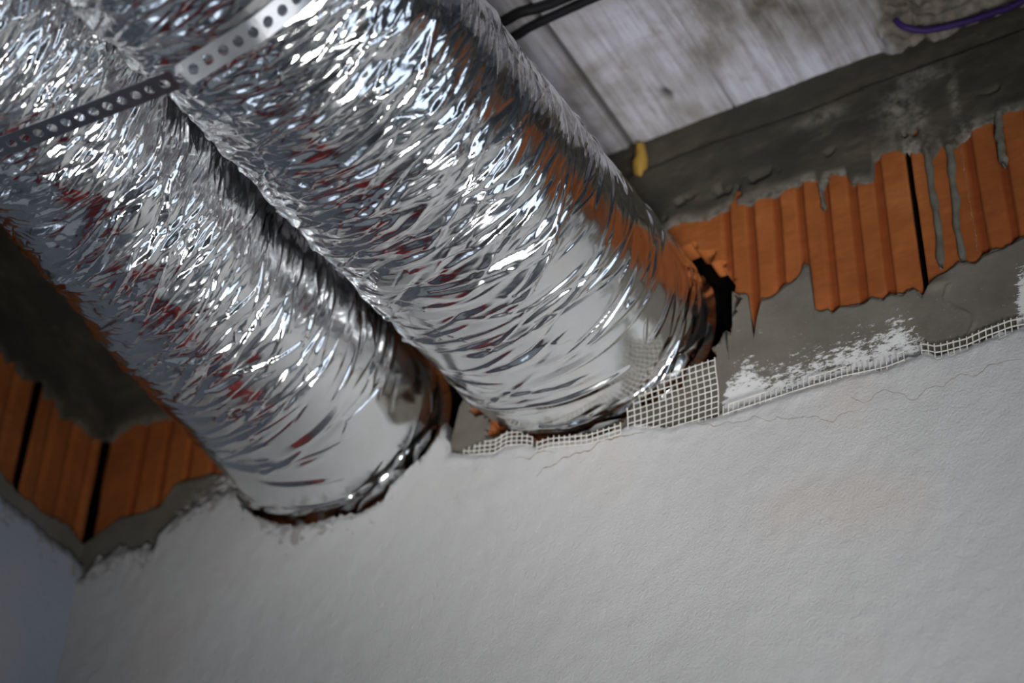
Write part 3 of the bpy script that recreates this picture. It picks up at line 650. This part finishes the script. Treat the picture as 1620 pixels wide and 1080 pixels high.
# ---------------------------------------------------------------- foam blob on the beam
def blob(name, c, r, m, seed, amp=.25):
    V = []; F = []; a, b = 14, 20
    for i in range(a+1):
        t = math.pi*i/a
        for j in range(b):
            p = 2*math.pi*j/b; n = Vector((math.sin(t)*math.cos(p), math.sin(t)*math.sin(p), math.cos(t)))
            k = 1+amp*float(fbm(np.array(n.x*1.6+seed), np.array(n.y*1.6+n.z*2.3), seed, 3))
            V.append((c[0]+n.x*r[0]*k, c[1]+n.y*r[1]*k, c[2]+n.z*r[2]*k))
    for i in range(a):
        for j in range(b): F.append((i*b+j, (i+1)*b+j, (i+1)*b+(j+1) % b, i*b+(j+1) % b))
    return mk(name, V, F, m)
tag(blob('foam_blob', (-.834, -.006, 2.872), (.0085, .009, .027), FOAM, 3, .3), 'small yellow blob of dried foam on the dark beam under the ceiling', 'foam')

# ---------------------------------------------------------------- glass-fibre render mesh
def mesh_piece(name, xs, bot, top, dz, slope, wv, wh, yf, jit=.0008, seed=0, sup=None):
    """vertical strands at xs from bot(x) to top(x); weft strands every dz following 'slope'(x)"""
    r = random.Random(seed); V = []; F = []
    def bar(a, b, wd):
        a = Vector(a); b = Vector(b); d = (b-a).normalized(); n = Vector((0, -1, 0)); s = d.cross(n).normalized()*wd*.5; nn = n*.0005
        i = len(V)
        for p in (a, b):
            V.extend([p+s+nn, p-s+nn, p-s-nn, p+s-nn])
        F.extend([(i, i+1, i+5, i+4), (i+1, i+2, i+6, i+5), (i+2, i+3, i+7, i+6), (i+3, i, i+4, i+7), (i, i+3, i+2, i+1), (i+4, i+5, i+6, i+7)])
    X = [x+r.uniform(-jit, jit)*.5 for x in xs]
    for x in X:
        z0, z1 = bot(x), top(x)+r.uniform(-jit, jit)
        n = max(1, int((z1-z0)/.01))
        for k in range(n):
            za = z0+(z1-z0)*k/n; zb = z0+(z1-z0)*(k+1)/n
            bar((x+.0006*math.sin(za*90+seed), yf(x, za), za), (x+.0006*math.sin(zb*90+seed), yf(x, zb), zb), wv)
    k = 0
    zmin = min(bot(x)-slope(x) for x in X); zmax = max(top(x)-slope(x) for x in X)
    z = math.floor(zmin/dz)*dz
    while z < zmax:
        zz = z+r.uniform(-jit, jit)*.4
        for xa, xb in zip(X[:-1], X[1:]):
            a = zz+slope(xa); b = zz+slope(xb)
            if a < top(xa) and a > bot(xa) and b < top(xb)+.001:
                bar((xa, yf(xa, a)-.0006, a), (xb, yf(xb, b)-.0006, b), wh)
        z += dz
    return mk(name, V, F, MESHM, smooth=False)
plz = lambda x: float(poly(PL_TOP, np.array([x]))[0])
def yflap(x, z): return -.0125-.004*max(0, min(1, (z-2.44)/.05))
o = mesh_piece('render_mesh', np.arange(-.852, -.7315, .0083), lambda x: plz(x)-.012,
    lambda x: float(np.interp(x, [-.86, -.85, -.809, -.735], [2.452, 2.466, 2.492, 2.494])), .0083, lambda x: 0, .0011, .0008, yflap, seed=1)
tag(o, 'square flap of white glass-fibre mesh standing up beside the right duct opening', 'mesh', 'render mesh at the plaster edge')
def ys(x, z): return -.0125
o = mesh_piece('render_mesh', np.arange(-.7305, -.507, .0066), lambda x: plz(x)-.012, lambda x: plz(x)+.0105+.0015*math.sin(x*60), .0115, lambda x: plz(x)-2.41+.0055, .001, .0009, ys, seed=2)
tag(o, 'long narrow strip of white mesh fringe along the plaster edge below the grey mortar', 'mesh', 'render mesh at the plaster edge')
o = mesh_piece('render_mesh', np.arange(-.492, -.30, .0072), lambda x: plz(x)-.012, lambda x: plz(x)+.0135, .0085, lambda x: plz(x)-2.41+.006, .0012, .0011, ys, seed=3)
tag(o, 'strip of white mesh with open squares at the far right of the plaster edge', 'mesh', 'render mesh at the plaster edge')
o = mesh_piece('render_mesh', np.arange(-1.078, -.975, .0075), lambda x: plz(x)-.008, lambda x: plz(x)+.016*math.sin(max(0, (x+1.085)/.12)*math.pi)+.005, .0062, lambda x: plz(x)-2.41+.003, .0011, .001, ys, seed=4)
tag(o, 'frayed white mesh strip lying on grey mortar between the two duct openings', 'mesh', 'render mesh at the plaster edge')
o = mesh_piece('render_mesh', np.arange(-.972, -.856, .0075), lambda x: plz(x)-.012, lambda x: plz(x)+.006, .0066, lambda x: plz(x)-2.41+.003, .0011, .001, lambda x, z: -.0165, seed=5)
tag(o, 'short white mesh fringe directly beneath the right duct where it enters the wall', 'mesh', 'render mesh at the plaster edge')

# ---------------------------------------------------------------- boards added out of view, mirrored in the foil as red and pale
b_ = box('red_reflection_board', (-.20, -.012, 0), (.20, .012, 2.10), MAROON, bevel=.002)  # added maroon board, unseen, gives the foil its red reflections
b_.location = (-1.43, -.20, .01); b_.rotation_euler = (math.radians(-4.6), 0, 0)
tag(b_, 'tall maroon board added in the left corner for red reflections in the foil', 'board')
b_ = box('pale_reflection_sheet', (-.006, -.37, 0), (.006, .37, 2.15), m_plain('white_reflector', (.62, .62, .60), (.7, .7, .68), 5, .8), bevel=.002)  # added white sheet, unseen, lightens what the foil mirrors
b_.location = (-1.53, -.90, .01); b_.rotation_euler = (0, math.radians(-3.6), 0)
tag(b_, 'white sheet added against the left wall to lighten reflections in the foil', 'board')

# ---------------------------------------------------------------- assumed work light, added unseen on the floor (lights the ducts, mirrored in the foil)
wl = empty('assumed_work_light', (ASSUMED_LAMP.x, ASSUMED_LAMP.y, 0))
def oriented(o):
    q = (ASSUMED_LAMP_AIM-ASSUMED_LAMP).to_track_quat('Z', 'X'); o.parent = wl
    o.matrix_parent_inverse = Matrix.Translation(-wl.location); o.matrix_basis = Matrix.Translation(ASSUMED_LAMP) @ q.to_matrix().to_4x4(); return o
oriented(box('housing', (-.34, -.46, -.09), (.34, .46, -.012), BLACK, bevel=.012))  # housing, rim and legs made up around the assumed area light
oriented(boxes('rim', [((-.34, -.46, -.012), (-.315, .46, .006)), ((.315, -.46, -.012), (.34, .46, .006)), ((-.315, -.46, -.012), (.315, -.435, .006)), ((-.315, .435, -.012), (.315, .46, .006))], ALU))
for a_ in (0, 2.1, 4.2):
    e_ = Vector((ASSUMED_LAMP.x+.30*math.cos(a_+.5), ASSUMED_LAMP.y+.30*math.sin(a_+.5), .008)); lg = tube('leg', [(ASSUMED_LAMP.x+.05*math.cos(a_), ASSUMED_LAMP.y+.05*math.sin(a_), ASSUMED_LAMP.z-.11), tuple((e_+Vector((ASSUMED_LAMP.x, ASSUMED_LAMP.y, .25)))/2), tuple(e_)], .009, BLACK)
    lg.parent = wl; lg.matrix_parent_inverse = Matrix.Translation(-wl.location)
tag(wl, 'assumed rectangular work light on short black legs, tilted up at the foil ducts', 'lamp')
